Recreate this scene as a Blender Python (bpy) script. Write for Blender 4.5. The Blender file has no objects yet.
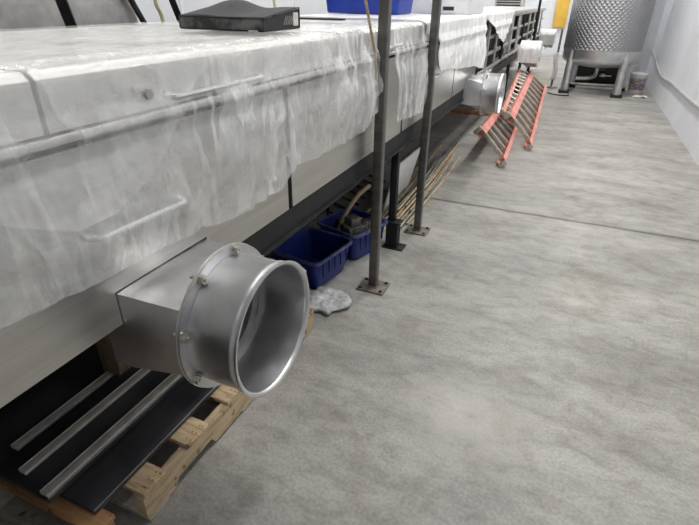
import bpy, bmesh, math, random
from mathutils import Vector as V, Matrix, noise
random.seed(7)
S = bpy.context.scene
COL = S.collection
PI = math.pi

# ------------------------------------------------------------------ materials
def nt(name):
    m = bpy.data.materials.new(name); m.use_nodes = True
    t = m.node_tree
    b = t.nodes['Principled BSDF']
    return m, t, b
def N(t, typ, **kw):
    n = t.nodes.new(typ)
    for k, v in kw.items():
        if k in n.inputs: n.inputs[k].default_value = v
        else: setattr(n, k, v)
    return n
def coords(t, scale=(1, 1, 1), rot=(0, 0, 0), obj=True):
    c = N(t, 'ShaderNodeTexCoord'); mp = N(t, 'ShaderNodeMapping')
    mp.inputs['Scale'].default_value = scale
    mp.inputs['Rotation'].default_value = rot
    t.links.new(c.outputs['Object' if obj else 'Generated'], mp.inputs['Vector'])
    return mp.outputs['Vector']
def ramp(t, src, stops):
    r = N(t, 'ShaderNodeValToRGB')
    while len(r.color_ramp.elements) < len(stops): r.color_ramp.elements.new(.5)
    for e, (p, c) in zip(r.color_ramp.elements, stops):
        e.position = p; e.color = (*c, 1) if len(c) == 3 else c
    t.links.new(src, r.inputs['Fac']); return r.outputs['Color']
def mat(name, c1, c2=None, rough=.5, metal=0., scale=(8, 8, 8), bump=0., bscale=None, detail=5., rvar=0., spec=.5, lo=.35, hi=.65):
    m, t, b = nt(name)
    c2 = c2 or c1
    v = coords(t, scale)
    n = N(t, 'ShaderNodeTexNoise', Scale=1., Detail=detail, Roughness=.6)
    t.links.new(v, n.inputs['Vector'])
    t.links.new(ramp(t, n.outputs['Fac'], [(lo, c1), (hi, c2)]), b.inputs['Base Color'])
    b.inputs['Roughness'].default_value = rough; b.inputs['Metallic'].default_value = metal
    b.inputs['Specular IOR Level'].default_value = spec
    if rvar:
        mr = N(t, 'ShaderNodeMapRange'); mr.inputs['To Min'].default_value = rough - rvar; mr.inputs['To Max'].default_value = rough + rvar
        mr.inputs['From Min'].default_value = .3; mr.inputs['From Max'].default_value = .7
        t.links.new(n.outputs['Fac'], mr.inputs['Value']); t.links.new(mr.outputs['Result'], b.inputs['Roughness'])
    if bump:
        n2 = n
        if bscale:
            n2 = N(t, 'ShaderNodeTexNoise', Scale=1., Detail=4.); t.links.new(coords(t, bscale), n2.inputs['Vector'])
        bp = N(t, 'ShaderNodeBump', Strength=bump, Distance=.01)
        t.links.new(n2.outputs['Fac'], bp.inputs['Height']); t.links.new(bp.outputs['Normal'], b.inputs['Normal'])
    return m
M = {}
M['steel'] = mat('brushed_stainless', (.50, .49, .46), (.60, .59, .555), .34, 1., (2, 1.2, 60), .04, (3, 2, 160), rvar=.05)
M['steel_duct'] = mat('satin_stainless', (.58, .58, .59), (.74, .74, .75), .36, .93, (7, 7, 7), .03, (40, 40, 40), rvar=.08)
M['steel_top'] = mat('top_stainless', (.60, .59, .56), (.70, .69, .66), .4, 1., (30, 1.5, 4), .03, rvar=.05)
M['steel_dull'] = mat('dull_stainless', (.42, .41, .39), (.55, .54, .52), .5, .9, (12, 12, 12), rvar=.1)
M['bolt'] = mat('bolt_steel', (.55, .54, .5), (.7, .68, .62), .3, 1., (30, 30, 30))
M['weld'] = mat('weld_bead', (.75, .74, .68), (.85, .84, .78), .35, .9, (60, 60, 60))
M['post'] = mat('painted_post_grey', (.09, .088, .083), (.15, .146, .136), .34, .5, (4, 4, 18), .05, (60, 60, 60), rvar=.08)
M['plate'] = mat('rusty_base_plate', (.13, .11, .09), (.24, .21, .18), .6, .4, (25, 25, 25), .1)
M['black'] = mat('black_steel_frame', (.008, .008, .009), (.018, .018, .02), .55, .0, (9, 9, 9), rvar=.08, spec=.3)
M['beamedge'] = mat('worn_black_edge', (.03, .03, .03), (.09, .085, .08), .45, .4, (20, 20, 20))
M['dark'] = mat('dark_cavity_fill', (.01, .01, .01), (.02, .02, .02), .8)  # flat near-black, standing in for shade inside the openings
M['sheet'] = mat('dark_steel_sheet', (.040, .041, .046), (.075, .076, .084), .45, .0, (5, 5, 5), .06, (90, 90, 90), rvar=.08)
M['bar'] = mat('grey_flat_bar', (.48, .46, .41), (.68, .65, .59), .5, .0, (30, 14, 30), .08, (120, 120, 120))
M['edge'] = mat('bare_cut_edge', (.4, .39, .36), (.6, .58, .55), .4, .7, (20, 20, 20))
M['blue'] = mat('blue_plastic', (.007, .018, .15), (.010, .028, .21), .42, 0., (6, 6, 6), rvar=.06)
M['bluelight'] = mat('scuffed_blue_rim', (.03, .045, .18), (.13, .15, .27), .45, 0., (25, 25, 25))
M['bluebright'] = mat('bright_blue_plastic', (.006, .028, .27), (.01, .04, .33), .4)
M['orange'] = mat('faded_orange_fibreglass', (.72, .25, .19), (.88, .44, .37), .5, 0., (6, 6, 6), .05, (80, 80, 80))
M['rung'] = mat('aluminium_rung', (.42, .37, .31), (.60, .55, .48), .42, .6, (20, 20, 20))
M['rubber'] = mat('black_rubber', (.012, .012, .012), (.025, .025, .025), .75)
M['whitewall'] = mat('white_painted_wall', (.66, .68, .72), (.74, .755, .79), .5, 0., (1.3, 1.3, 1.3), .03, (30, 30, 30))
M['ceil'] = mat('white_ceiling', (.8, .8, .8), (.83, .83, .83), .8)
M['whiteplast'] = mat('white_plastic', (.75, .76, .76), (.85, .85, .85), .4)
M['conduit'] = mat('grey_hose', (.42, .42, .41), (.6, .6, .58), .4, .3, (20, 20, 20))
M['tan'] = mat('tan_hose', (.36, .27, .16), (.52, .42, .28), .6, 0., (30, 30, 30), .1)
M['rodA'] = mat('tan_rod', (.34, .22, .12), (.60, .46, .28), .5, .2, (30, 8, 30))
M['rodB'] = mat('grey_green_rod', (.17, .2, .17), (.33, .36, .31), .45, .4, (30, 8, 30))
M['rodC'] = mat('dark_rod', (.04, .035, .03), (.11, .09, .07), .5, .4, (30, 8, 30))
M['yellow'] = mat('yellow_paint', (.70, .42, .05), (.8, .5, .1), .5, 0., (3, 3, 3))
M['palehose'] = mat('pale_yellow_hose', (.62, .6, .33), (.72, .7, .45), .45)
M['red'] = mat('red_paint', (.42, .06, .035), (.6, .14, .09), .5, 0., (12, 12, 12))
M['motor'] = mat('greasy_motor_casting', (.12, .11, .10), (.34, .32, .28), .55, .5, (28, 28, 28), .15)
M['rustm'] = mat('rusty_scrap', (.10, .055, .03), (.25, .16, .09), .7, .2, (30, 30, 30), .2)
M['meshcase'] = mat('black_fabric', (.010, .010, .011), (.022, .022, .024), .7, 0., (60, 60, 60), .15)
M['paper'] = mat('white_paper', (.85, .85, .84), (.9, .9, .9), .6)
M['ink'] = mat('dark_ink', (.03, .03, .03))
M['bucket'] = mat('off_white_bucket', (.50, .46, .44), (.66, .63, .6), .5, 0., (9, 9, 9))
M['bucketlabel'] = mat('bucket_print', (.10, .13, .24), (.45, .30, .24), .5, 0., (14, 14, 22), lo=.42, hi=.56)
M['gravel'] = mat('grey_rubble_bag', (.30, .31, .31), (.60, .61, .61), .6, 0., (30, 30, 30), .3, (60, 60, 60))

def wood(name, a, b_, c, sc=(9, 60, 60)):
    m, t, b = nt(name)
    v = coords(t, sc)
    n = N(t, 'ShaderNodeTexNoise', Scale=1., Detail=6., Roughness=.65, Distortion=.6); t.links.new(v, n.inputs['Vector'])
    col = ramp(t, n.outputs['Fac'], [(.3, a), (.52, b_), (.72, c)])
    n2 = N(t, 'ShaderNodeTexNoise', Scale=22., Detail=3.); t.links.new(coords(t), n2.inputs['Vector'])
    k = ramp(t, n2.outputs['Fac'], [(.30, (.25, .2, .15)), (.38, (1, 1, 1))])
    mx = N(t, 'ShaderNodeMix', data_type='RGBA', blend_type='MULTIPLY'); mx.inputs[0].default_value = .85
    t.links.new(col, mx.inputs[6]); t.links.new(k, mx.inputs[7])
    t.links.new(mx.outputs[2], b.inputs['Base Color']); b.inputs['Roughness'].default_value = .7
    bp = N(t, 'ShaderNodeBump', Strength=.35, Distance=.004); t.links.new(n.outputs['Fac'], bp.inputs['Height']); t.links.new(bp.outputs['Normal'], b.inputs['Normal'])
    return m
M['wood'] = wood('pallet_wood', (.34, .23, .12), (.58, .43, .26), (.70, .56, .37))
M['woodlong'] = wood('pallet_stringer_wood', (.30, .22, .13), (.52, .40, .25), (.64, .52, .35), (40, 5, 50))
M['timber'] = wood('reflection_brown', (.12, .08, .05), (.22, .16, .10), (.30, .23, .16), (60, 60, 8))  # brown of the reflection on the duct box side
M['woodorange'] = wood('orange_pallet_wood', (.26, .13, .055), (.42, .23, .10), (.50, .30, .15))
M['woodgrey'] = wood('grey_pallet_wood', (.30, .27, .22), (.46, .43, .37), (.56, .53, .47))

def film_mat(name, lo, hi, white=.90, streak=(4, 1.3, 2.2), rough=.16, mid=(.34, .66), crease=(13, 12, 2.6), cr=.42):
    m, t, b = nt(name)
    b.inputs['Base Color'].default_value = (white, white, white * .99, 1)
    b.inputs['Roughness'].default_value = rough
    b.inputs['Specular IOR Level'].default_value = .9
    v = coords(t, streak, (.5, 0, 0))
    n = N(t, 'ShaderNodeTexNoise', Scale=3., Detail=7., Roughness=.62, Distortion=1.4); t.links.new(v, n.inputs['Vector'])
    mr = N(t, 'ShaderNodeMapRange'); mr.inputs['From Min'].default_value = mid[0]; mr.inputs['From Max'].default_value = mid[1]
    mr.inputs['To Min'].default_value = lo; mr.inputs['To Max'].default_value = hi
    t.links.new(n.outputs['Fac'], mr.inputs['Value'])
    # streaks where the film is gathered and folded on itself
    w = N(t, 'ShaderNodeTexNoise', noise_type='RIDGED_MULTIFRACTAL', Scale=1., Detail=3., Roughness=.55, Distortion=.35)
    w.inputs['Offset'].default_value = .9; w.inputs['Gain'].default_value = 1.5
    t.links.new(coords(t, crease, (.45, 0, 0)), w.inputs['Vector'])
    mk = N(t, 'ShaderNodeTexNoise', Scale=2.6, Detail=2.); t.links.new(coords(t), mk.inputs['Vector'])
    r1 = N(t, 'ShaderNodeMapRange'); r1.inputs['From Min'].default_value = .80; r1.inputs['From Max'].default_value = 1.0; t.links.new(w.outputs['Fac'], r1.inputs['Value'])
    r2 = N(t, 'ShaderNodeMapRange'); r2.inputs['From Min'].default_value = .46; r2.inputs['From Max'].default_value = .62; r2.inputs['To Min'].default_value = .08; t.links.new(mk.outputs['Fac'], r2.inputs['Value'])
    ad = N(t, 'ShaderNodeMath', operation='MULTIPLY'); t.links.new(r1.outputs['Result'], ad.inputs[0]); t.links.new(r2.outputs['Result'], ad.inputs[1])
    sc = N(t, 'ShaderNodeMath', operation='MULTIPLY'); t.links.new(ad.outputs[0], sc.inputs[0])
    # the film is gathered past the first lid joint and lies smooth before it
    tc = N(t, 'ShaderNodeTexCoord'); sy = N(t, 'ShaderNodeSeparateXYZ'); t.links.new(tc.outputs['Object'], sy.inputs[0])
    gy = N(t, 'ShaderNodeMapRange'); gy.inputs['From Min'].default_value = .75; gy.inputs['From Max'].default_value = 1.25; gy.inputs['To Min'].default_value = cr * .22; gy.inputs['To Max'].default_value = cr
    t.links.new(sy.outputs['Y'], gy.inputs['Value']); t.links.new(gy.outputs['Result'], sc.inputs[1])
    sm = N(t, 'ShaderNodeMath', operation='ADD', use_clamp=True); t.links.new(mr.outputs['Result'], sm.inputs[0]); t.links.new(sc.outputs[0], sm.inputs[1])
    t.links.new(sm.outputs[0], b.inputs['Alpha'])
    n2 = N(t, 'ShaderNodeTexNoise', Scale=1., Detail=4., Distortion=.6); t.links.new(coords(t, (16, 12, 6), (.5, 0, 0)), n2.inputs['Vector'])
    b1 = N(t, 'ShaderNodeBump', Strength=.55, Distance=.02); t.links.new(n2.outputs['Fac'], b1.inputs['Height'])
    bp = N(t, 'ShaderNodeBump', Strength=.35, Distance=.008); t.links.new(w.outputs['Fac'], bp.inputs['Height']); t.links.new(b1.outputs['Normal'], bp.inputs['Normal']); t.links.new(bp.outputs['Normal'], b.inputs['Normal'])
    return m
M['film'] = film_mat('clear_polythene_film', .22, .42)
M['film2'] = film_mat('folded_polythene_film', .08, .24)
M['filmB'] = film_mat('pleated_polythene_film', .18, .50, .95, (4, 6, .8))
M['filmC'] = film_mat('milky_polythene_film', .74, .95, .95, (4, 6, .8), .3)

# concrete floor
def concrete():
    m, t, b = nt('polished_concrete')
    vec = coords(t, (1, 1, 1))
    def nz(scale, det, sc=(1, 1, 1), dist=0.):
        n = N(t, 'ShaderNodeTexNoise', Scale=scale, Detail=det, Roughness=.6, Distortion=dist); t.links.new(coords(t, sc, (0, 0, .12)), n.inputs['Vector']); return n.outputs['Fac']
    base = ramp(t, nz(1.6, 6, (.55, 1.5, 1), .4), [(.34, (.29, .280, .26)), (.5, (.375, .365, .342)), (.66, (.44, .43, .40))])
    fine = ramp(t, nz(75, 7), [(.36, (.78, .78, .77)), (.60, (1.06, 1.06, 1.06))])
    streak = ramp(t, nz(3.2, 7, (.7, 1.9, 1), .5), [(.34, (.88, .88, .87)), (.60, (1.04, 1.04, 1.04))])
    stain = ramp(t, nz(2.3, 4, (.8, .8, 1), 1.2), [(.30, (.78, .755, .70)), (.47, (1, 1, 1))])
    cur = base
    mid_ = ramp(t, nz(11, 8, (.8, 1.3, 1), .6), [(.34, (.80, .79, .77)), (.50, (1, 1, 1)), (.66, (1.10, 1.10, 1.09))])
    for o, f in ((fine, .85), (mid_, .9), (streak, 1.), (stain, .9)):
        mx = N(t, 'ShaderNodeMix', data_type='RGBA', blend_type='MULTIPLY'); mx.inputs[0].default_value = f
        t.links.new(cur, mx.inputs[6]); t.links.new(o, mx.inputs[7]); cur = mx.outputs[2]
    # pale patch with a soft round edge
    sx = N(t, 'ShaderNodeSeparateXYZ'); t.links.new(vec, sx.inputs[0])
    dist = N(t, 'ShaderNodeVectorMath', operation='DISTANCE'); t.links.new(vec, dist.inputs[0]); dist.inputs[1].default_value = (-.13, 1.62, 0)
    mr = N(t, 'ShaderNodeMapRange'); mr.inputs['From Min'].default_value = .38; mr.inputs['From Max'].default_value = .02
    t.links.new(dist.outputs['Value'], mr.inputs['Value'])
    ml = N(t, 'ShaderNodeMath', operation='MULTIPLY'); t.links.new(mr.outputs['Result'], ml.inputs[0]); t.links.new(nz(9, 4), ml.inputs[1])
    mp = N(t, 'ShaderNodeMix', data_type='RGBA'); t.links.new(ml.outputs[0], mp.inputs[0]); t.links.new(cur, mp.inputs[6]); mp.inputs[7].default_value = (.60, .59, .54, 1); cur = mp.outputs[2]
    # small rectangular patch outline
    def absd(out, c):
        a = N(t, 'ShaderNodeMath', operation='SUBTRACT'); t.links.new(out, a.inputs[0]); a.inputs[1].default_value = c
        a2 = N(t, 'ShaderNodeMath', operation='ABSOLUTE'); t.links.new(a.outputs[0], a2.inputs[0]); return a2.outputs[0]
    # control joint with a wandering dark line
    w = N(t, 'ShaderNodeMath', operation='MULTIPLY_ADD'); t.links.new(nz(4, 4), w.inputs[0]); w.inputs[1].default_value = .035; t.links.new(sx.outputs['Y'], w.inputs[2])
    d = absd(w.outputs[0], 4.167)
    jr = ramp(t, d, [(.0, (.26, .25, .23)), (.008, (.30, .29, .27)), (.018, (.78, .77, .75)), (.05, (1, 1, 1))])
    mx = N(t, 'ShaderNodeMix', data_type='RGBA', blend_type='MULTIPLY'); mx.inputs[0].default_value = .95
    t.links.new(cur, mx.inputs[6]); t.links.new(jr, mx.inputs[7]); cur = mx.outputs[2]
    t.links.new(cur, b.inputs['Base Color'])
    rr = N(t, 'ShaderNodeMapRange'); rr.inputs['To Min'].default_value = .36; rr.inputs['To Max'].default_value = .62
    t.links.new(nz(2.5, 5, (.6, 1.6, 1)), rr.inputs['Value']); t.links.new(rr.outputs['Result'], b.inputs['Roughness'])
    b.inputs['Specular IOR Level'].default_value = .45
    bp = N(t, 'ShaderNodeBump', Strength=.12, Distance=.006); t.links.new(nz(40, 6), bp.inputs['Height']); t.links.new(bp.outputs['Normal'], b.inputs['Normal'])
    return m
M['concrete'] = concrete()
# dimpled tank jacket
def dimple():
    m, t, b = nt('dimple_jacket_steel')
    c = N(t, 'ShaderNodeTexCoord'); sx = N(t, 'ShaderNodeSeparateXYZ'); t.links.new(c.outputs['UV'], sx.inputs[0])
    def comb(s, k):
        a = N(t, 'ShaderNodeMath', operation='MULTIPLY'); t.links.new(sx.outputs['X'], a.inputs[0]); a.inputs[1].default_value = k
        b2 = N(t, 'ShaderNodeMath', operation='MULTIPLY'); t.links.new(sx.outputs['Y'], b2.inputs[0]); b2.inputs[1].default_value = s * k
        a3 = N(t, 'ShaderNodeMath', operation='ADD'); t.links.new(a.outputs[0], a3.inputs[0]); t.links.new(b2.outputs[0], a3.inputs[1])
        s2 = N(t, 'ShaderNodeMath', operation='SINE'); t.links.new(a3.outputs[0], s2.inputs[0])
        ab = N(t, 'ShaderNodeMath', operation='ABSOLUTE'); t.links.new(s2.outputs[0], ab.inputs[0]); return ab.outputs[0]
    k = PI / .085
    mn = N(t, 'ShaderNodeMath', operation='MULTIPLY'); t.links.new(comb(1, k), mn.inputs[0]); t.links.new(comb(-1, k), mn.inputs[1])
    bp = N(t, 'ShaderNodeBump', Strength=.6, Distance=.014); t.links.new(mn.outputs[0], bp.inputs['Height']); t.links.new(bp.outputs['Normal'], b.inputs['Normal'])
    b.inputs['Base Color'].default_value = (.42, .42, .43, 1); b.inputs['Metallic'].default_value = 1; b.inputs['Roughness'].default_value = .42
    return m
M['dimple'] = dimple()
def meshfab():
    m, t, b = nt('black_see_through_mesh')
    ch = N(t, 'ShaderNodeTexChecker', Scale=160.); t.links.new(coords(t), ch.inputs['Vector'])
    n = N(t, 'ShaderNodeTexNoise', Scale=14., Detail=3.); t.links.new(coords(t), n.inputs['Vector'])
    t.links.new(ramp(t, n.outputs['Fac'], [(.40, (.018, .018, .018)), (.62, (.15, .15, .15))]), b.inputs['Base Color'])
    b.inputs['Roughness'].default_value = .55
    bp = N(t, 'ShaderNodeBump', Strength=.5, Distance=.002); t.links.new(ch.outputs['Fac'], bp.inputs['Height']); t.links.new(bp.outputs['Normal'], b.inputs['Normal'])
    return m
M['meshfab'] = meshfab()

# ------------------------------------------------------------------ mesh helpers
class MB:
    def __init__(s): s.bm = bmesh.new()
    def _xf(s, vs, mtx):
        if mtx is not None: bmesh.ops.transform(s.bm, matrix=mtx, verts=vs)
    def box(s, x0, x1, y0, y1, z0, z1, bev=0., mtx=None, seg=2):
        r = bmesh.ops.create_cube(s.bm, size=1.); vs = r['verts']
        bmesh.ops.scale(s.bm, vec=(x1 - x0, y1 - y0, z1 - z0), verts=vs)
        bmesh.ops.translate(s.bm, vec=((x0 + x1) / 2, (y0 + y1) / 2, (z0 + z1) / 2), verts=vs)
        if bev:
            es = list({e for v in vs for e in v.link_edges})
            r = bmesh.ops.bevel(s.bm, geom=es, offset=bev, segments=seg, profile=.5, affect='EDGES')
            vs = list({v for f in r['faces'] for v in f.verts} | {v for v in vs if v.is_valid})
        s._xf(vs, mtx); return s
    def tube(s, pts, r, n=10, cap=True):
        pts = [V(p) for p in pts]; rings = []
        if len(pts) < 2: return s
        up = V((0, 0, 1))
        d0 = (pts[1] - pts[0]).normalized()
        if abs(d0.dot(up)) > .9: up = V((1, 0, 0))
        a = d0.cross(up).normalized()
        for i, p in enumerate(pts):
            d = (pts[min(i + 1, len(pts) - 1)] - pts[max(i - 1, 0)]).normalized()
            a = (a - d * a.dot(d)).normalized(); b = d.cross(a)
            rr = r[i] if isinstance(r, (list, tuple)) else r
            rings.append([s.bm.verts.new(p + a * math.cos(2 * PI * k / n) * rr + b * math.sin(2 * PI * k / n) * rr) for k in range(n)])
        for A, B in zip(rings, rings[1:]):
            for k in range(n): s.bm.faces.new((A[k], A[(k + 1) % n], B[(k + 1) % n], B[k]))
        if cap: s.bm.faces.new(rings[0][::-1]); s.bm.faces.new(rings[-1])
        return s
    def lathe(s, prof, o=(0, 0, 0), axis='Z', n=48, closed=False):
        rings = []
        for r, h in prof:
            ring = []
            for k in range(n):
                a = 2 * PI * k / n; c, q = math.cos(a) * r, math.sin(a) * r
                p = V((c, q, h)) if axis == 'Z' else (V((h, c, q)) if axis == 'X' else V((q, h, c)))
                ring.append(s.bm.verts.new(p + V(o)))
            rings.append(ring)
        prs = list(zip(rings, rings[1:])) + ([(rings[-1], rings[0])] if closed else [])
        for A, B in prs:
            for k in range(n): s.bm.faces.new((A[k], A[(k + 1) % n], B[(k + 1) % n], B[k]))
        if not closed:
            if prof[0][0] > 1e-5 and False: pass
        return s
    def capring(s, prof, **kw):
        return s.lathe([(1e-4, prof[0][1])] + prof + [(1e-4, prof[-1][1])], **kw)
    def prism(s, poly, d0, d1, plane='YZ', mtx=None):
        def P(a, b, d): return {'YZ': (d, a, b), 'XZ': (a, d, b), 'XY': (a, b, d)}[plane]
        A = [s.bm.verts.new(P(a, b, d0)) for a, b in poly]; B = [s.bm.verts.new(P(a, b, d1)) for a, b in poly]
        n = len(poly)
        s.bm.faces.new(A); s.bm.faces.new(B[::-1])
        for k in range(n): s.bm.faces.new((A[k], B[k], B[(k + 1) % n], A[(k + 1) % n]))
        s._xf(A + B, mtx); return s
    def loft(s, rings, cap=False):
        R = [[s.bm.verts.new(p) for p in r] for r in rings]; n = len(R[0])
        for A, B in zip(R, R[1:]):
            for k in range(n): s.bm.faces.new((A[k], A[(k + 1) % n], B[(k + 1) % n], B[k]))
        if cap: s.bm.faces.new(R[0][::-1]); s.bm.faces.new(R[-1])
        return s
    def grid(s, f, nu, nv):
        g = [[s.bm.verts.new(f(i / (nu - 1), j / (nv - 1))) for j in range(nv)] for i in range(nu)]
        for i in range(nu - 1):
            for j in range(nv - 1): s.bm.faces.new((g[i][j], g[i + 1][j], g[i + 1][j + 1], g[i][j + 1]))
        return s
    def build(s, name, m, parent=None, ang=35, solid=0.):
        bm = s.bm; bmesh.ops.recalc_face_normals(bm, faces=bm.faces)
        for f in bm.faces: f.smooth = True
        for e in bm.edges:
            if len(e.link_faces) == 2 and e.calc_face_angle(0) > math.radians(ang): e.smooth = False
        me = bpy.data.meshes.new(name); bm.to_mesh(me); bm.free()
        me.materials.append(M[m] if isinstance(m, str) else m)
        o = bpy.data.objects.new(name, me); COL.objects.link(o)
        if parent is not None:
            o.parent = parent; o.matrix_parent_inverse = Matrix.Identity(4)
            # geometry is written in the parent's frame
        if solid:
            md = o.modifiers.new('thickness', 'SOLIDIFY'); md.thickness = solid; md.offset = 1
        return o
def tag(o, label=None, cat=None, group=None, kind=None):
    if label: o['label'] = label
    if cat: o['category'] = cat
    if group: o['group'] = group
    if kind: o['kind'] = kind
    return o
def empty(name, loc=(0, 0, 0), rz=0):
    o = bpy.data.objects.new(name, None); o.location = loc; o.rotation_euler.z = rz; o.empty_display_size = .1
    COL.objects.link(o); return o
def kids(o): return [c for c in bpy.data.objects if c.parent == o]
def copy_tree(o, parent=None):
    c = o.copy(); COL.objects.link(c); c.parent = parent
    if parent is not None: c.matrix_parent_inverse = Matrix.Identity(4)
    for k in kids(o): copy_tree(k, c)
    return c
def interp(tab, x):
    if x <= tab[0][0]: return tab[0][1]
    for (a, fa), (b, fb) in zip(tab, tab[1:]):
        if x <= b: return fa + (fb - fa) * (x - a) / (b - a)
    return tab[-1][1]

# ------------------------------------------------------------------ setting
MB().box(-4.3, 1.6, -5, 19.2, -.2, 0).build('floor', 'concrete')['kind'] = 'structure'
MB().box(1.47, 1.62, -5, 19.2, 0, 4.6).build('wall_right', 'whitewall')['kind'] = 'structure'
MB().box(-4.35, -4.2, -5, 19.2, 0, 4.6).build('wall_left', 'whitewall')['kind'] = 'structure'
MB().box(-4.2, 1.47, 19., 19.2, 0, 4.6).build('wall_end', 'whitewall')['kind'] = 'structure'
MB().box(.3, 1.47, 13.45, 18.99, 0, 4.6).build('wall_corner', 'whitewall')['kind'] = 'structure'
MB().box(-4.35, 1.62, -5.2, -5, 0, 4.6).build('wall_rear', 'whitewall')['kind'] = 'structure'
MB().box(-4.35, 1.62, -5.2, 19.2, 4.6, 4.7).build('ceiling', 'ceil')['kind'] = 'structure'

# ------------------------------------------------------------------ long machine
XF = -.955
mach = tag(empty('stainless_steel_machine', (-1.5, 2, 0)), 'long brushed stainless steel processing machine on black frame with round duct outlets', 'machine')
def mb(name, mbv, m, parent=None, **kw):
    """mesh written in world coordinates, hung under a thing that is an Empty"""
    p = parent or mach
    root = p
    loc = V((0, 0, 0)); q = root
    while q is not None: loc = loc + q.location; q = q.parent
    bmesh.ops.translate(mbv.bm, vec=-loc, verts=mbv.bm.verts)
    return mbv.build(name, m, p, **kw)
def panel(poly, name='side_panel'):
    return mb(name, MB().prism(poly, XF, XF - .014), 'steel')
zb, zt = .84, 1.308
panel([(-1.3, zb), (.17, zb), (.17, zt), (-1.3, zt)])
panel([(.20, zb), (.728, zb), (.728, .936), (1.092, .936), (1.092, zb), (1.60, zb), (1.60, zt), (.20, zt)])
panel([(1.632, zb), (3.035, zb), (3.035, zt), (1.632, zt)])
panel([(3.065, zb), (4.455, zb), (4.455, zt), (3.065, zt)])
panel([(4.485, zb), (5.008, zb), (5.008, .936), (5.372, .936), (5.372, zb), (5.50, zb), (5.50, zt), (4.485, zt)])
ly = [-1.3, .662, 2.08, 3.5, 4.9, 5.5]
for a, b in zip(ly, ly[1:]):
    c = MB(); c.prism([(XF + .006, 1.35), (XF + .006, 1.452), (XF - .012, 1.468), (-2.05, 1.468), (-2.05, 1.35)], a + .006, b - .006, 'XZ')
    mb('lid_panel', c, 'steel_top')
r = MB(); r.box(XF - .01, XF + .016, -1.3, 5.5, 1.324, 1.344, .006)
mb('front_rail', r, 'steel')
for a, b in ((-1.3, .728), (.728, 1.092), (1.092, 5.008), (5.008, 5.372), (5.372, 5.5)):
    pass
mb('inner_shade_core', MB().box(-2.04, XF - .03, -1.3, .728, .86, 1.345).box(-2.04, XF - .03, .728, 1.092, .945, 1.345).box(-2.04, XF - .03, 1.092, 5.008, .86, 1.345).box(-2.04, XF - .03, 5.008, 5.372, .945, 1.345).box(-2.04, XF - .03, 5.372, 5.5, .86, 1.345), 'dark')  # dark core put in so the panel gaps read black
mb('light_block_panel', MB().box(-2.06, -2.045, -1.3, 5.5, .06, 1.46), 'dark')  # unseen dark sheet added to keep light from getting under the machine
# black beam (channel with a worn lower flange)
c = MB(); c.prism([(XF - .004, .838), (XF - .004, .735), (XF + .012, .735), (XF + .012, .727), (XF - .05, .727), (XF - .05, .838)], 1.10, 5.0, 'XZ')
mb('frame_beam', c, 'black')
c = MB(); c.box(XF + .0125, XF + .016, 1.10, 5.0, .727, .736)
c = MB(); c.prism([(XF - .20, .838), (XF - .20, .74), (XF - .25, .74), (XF - .25, .838)], -1.3, .70, 'XZ')
mb('frame_beam', c, 'black')
# legs with foot bracket
def leg(y, x=XF - .033, p=None):
    l = mb('frame_leg', MB().box(x - .024, x + .024, y - .024, y + .024, .012, .735 if x > -1.2 else .84, .003), 'black', p)
    lo = V((p or mach).location)
    f = MB().box(x - .03, x + .055, y - .045, y + .035, .0, .20, .003); f.box(x - .04, x + .07, y - .05, y + .04, .195, .205, .002); f.box(x - .05, x + .105, y - .06, y + .05, 0, .010, .002)
    bmesh.ops.translate(f.bm, vec=-lo, verts=f.bm.verts)
    f.build('foot_bracket', 'black', l)
leg(3.08)
for y in (-.9, 2.1, 3.08, 4.47, 5.4): leg(y, -2.0)
for y in (1.616, 3.05, 4.47):
    mb('joint_strip', MB().box(XF - .028, XF - .012, y - .015, y + .015, .84, 1.32), 'black')
# rounded door handles on the panels
def bend(pts, k=5):
    out = [V(pts[0])]
    for i in range(1, len(pts) - 1):
        a, b, c = V(pts[i - 1]), V(pts[i]), V(pts[i + 1])
        r = min((b - a).length, (c - b).length) * .4
        p, q = b + (a - b).normalized() * r, b + (c - b).normalized() * r
        for j in range(k + 1):
            u = j / k; out.append(p * (1 - u) ** 2 + b * 2 * u * (1 - u) + q * u * u)
    out.append(V(pts[-1])); return out
for y0 in (.0, 1.43 * 2 + .03):
    mb('door_handle', MB().tube(bend([(XF, .69 + y0, 1.103), (XF + .034, .70 + y0, 1.105), (XF + .034, .99 + y0, 1.095), (XF, 1.0 + y0, 1.095)]), .007, 10), 'whiteplast')
for y0 in (1.0, 2.45):
    mb('lid_handle', MB().tube(bend([(XF + .005, y0, 1.375), (XF + .035, y0 + .01, 1.372), (XF + .035, y0 + .42, 1.372), (XF + .005, y0 + .43, 1.375)]), .007, 8), 'steel_duct')
# lid latch and warning triangle
mb('lid_latch', MB().box(XF + .004, XF + .016, .90, .96, 1.372, 1.41, .003).tube([(XF + .012, .93, 1.39), (XF + .03, .93, 1.39)], .012), 'steel_dull')
tr = mb('warning_sticker', MB().prism([(.975, 1.366), (1.025, 1.366), (1.0, 1.408)], XF + .0062, XF + .0085), 'paper')
tr['label'] = 'white triangular warning sticker'
f = MB().prism([(.991, 1.373), (1.009, 1.373), (1.0, 1.392)], XF + .0085, XF + .009); bmesh.ops.translate(f.bm, vec=-V(mach.location), verts=f.bm.verts)
f.build('warning_mark', 'ink', tr)

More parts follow.
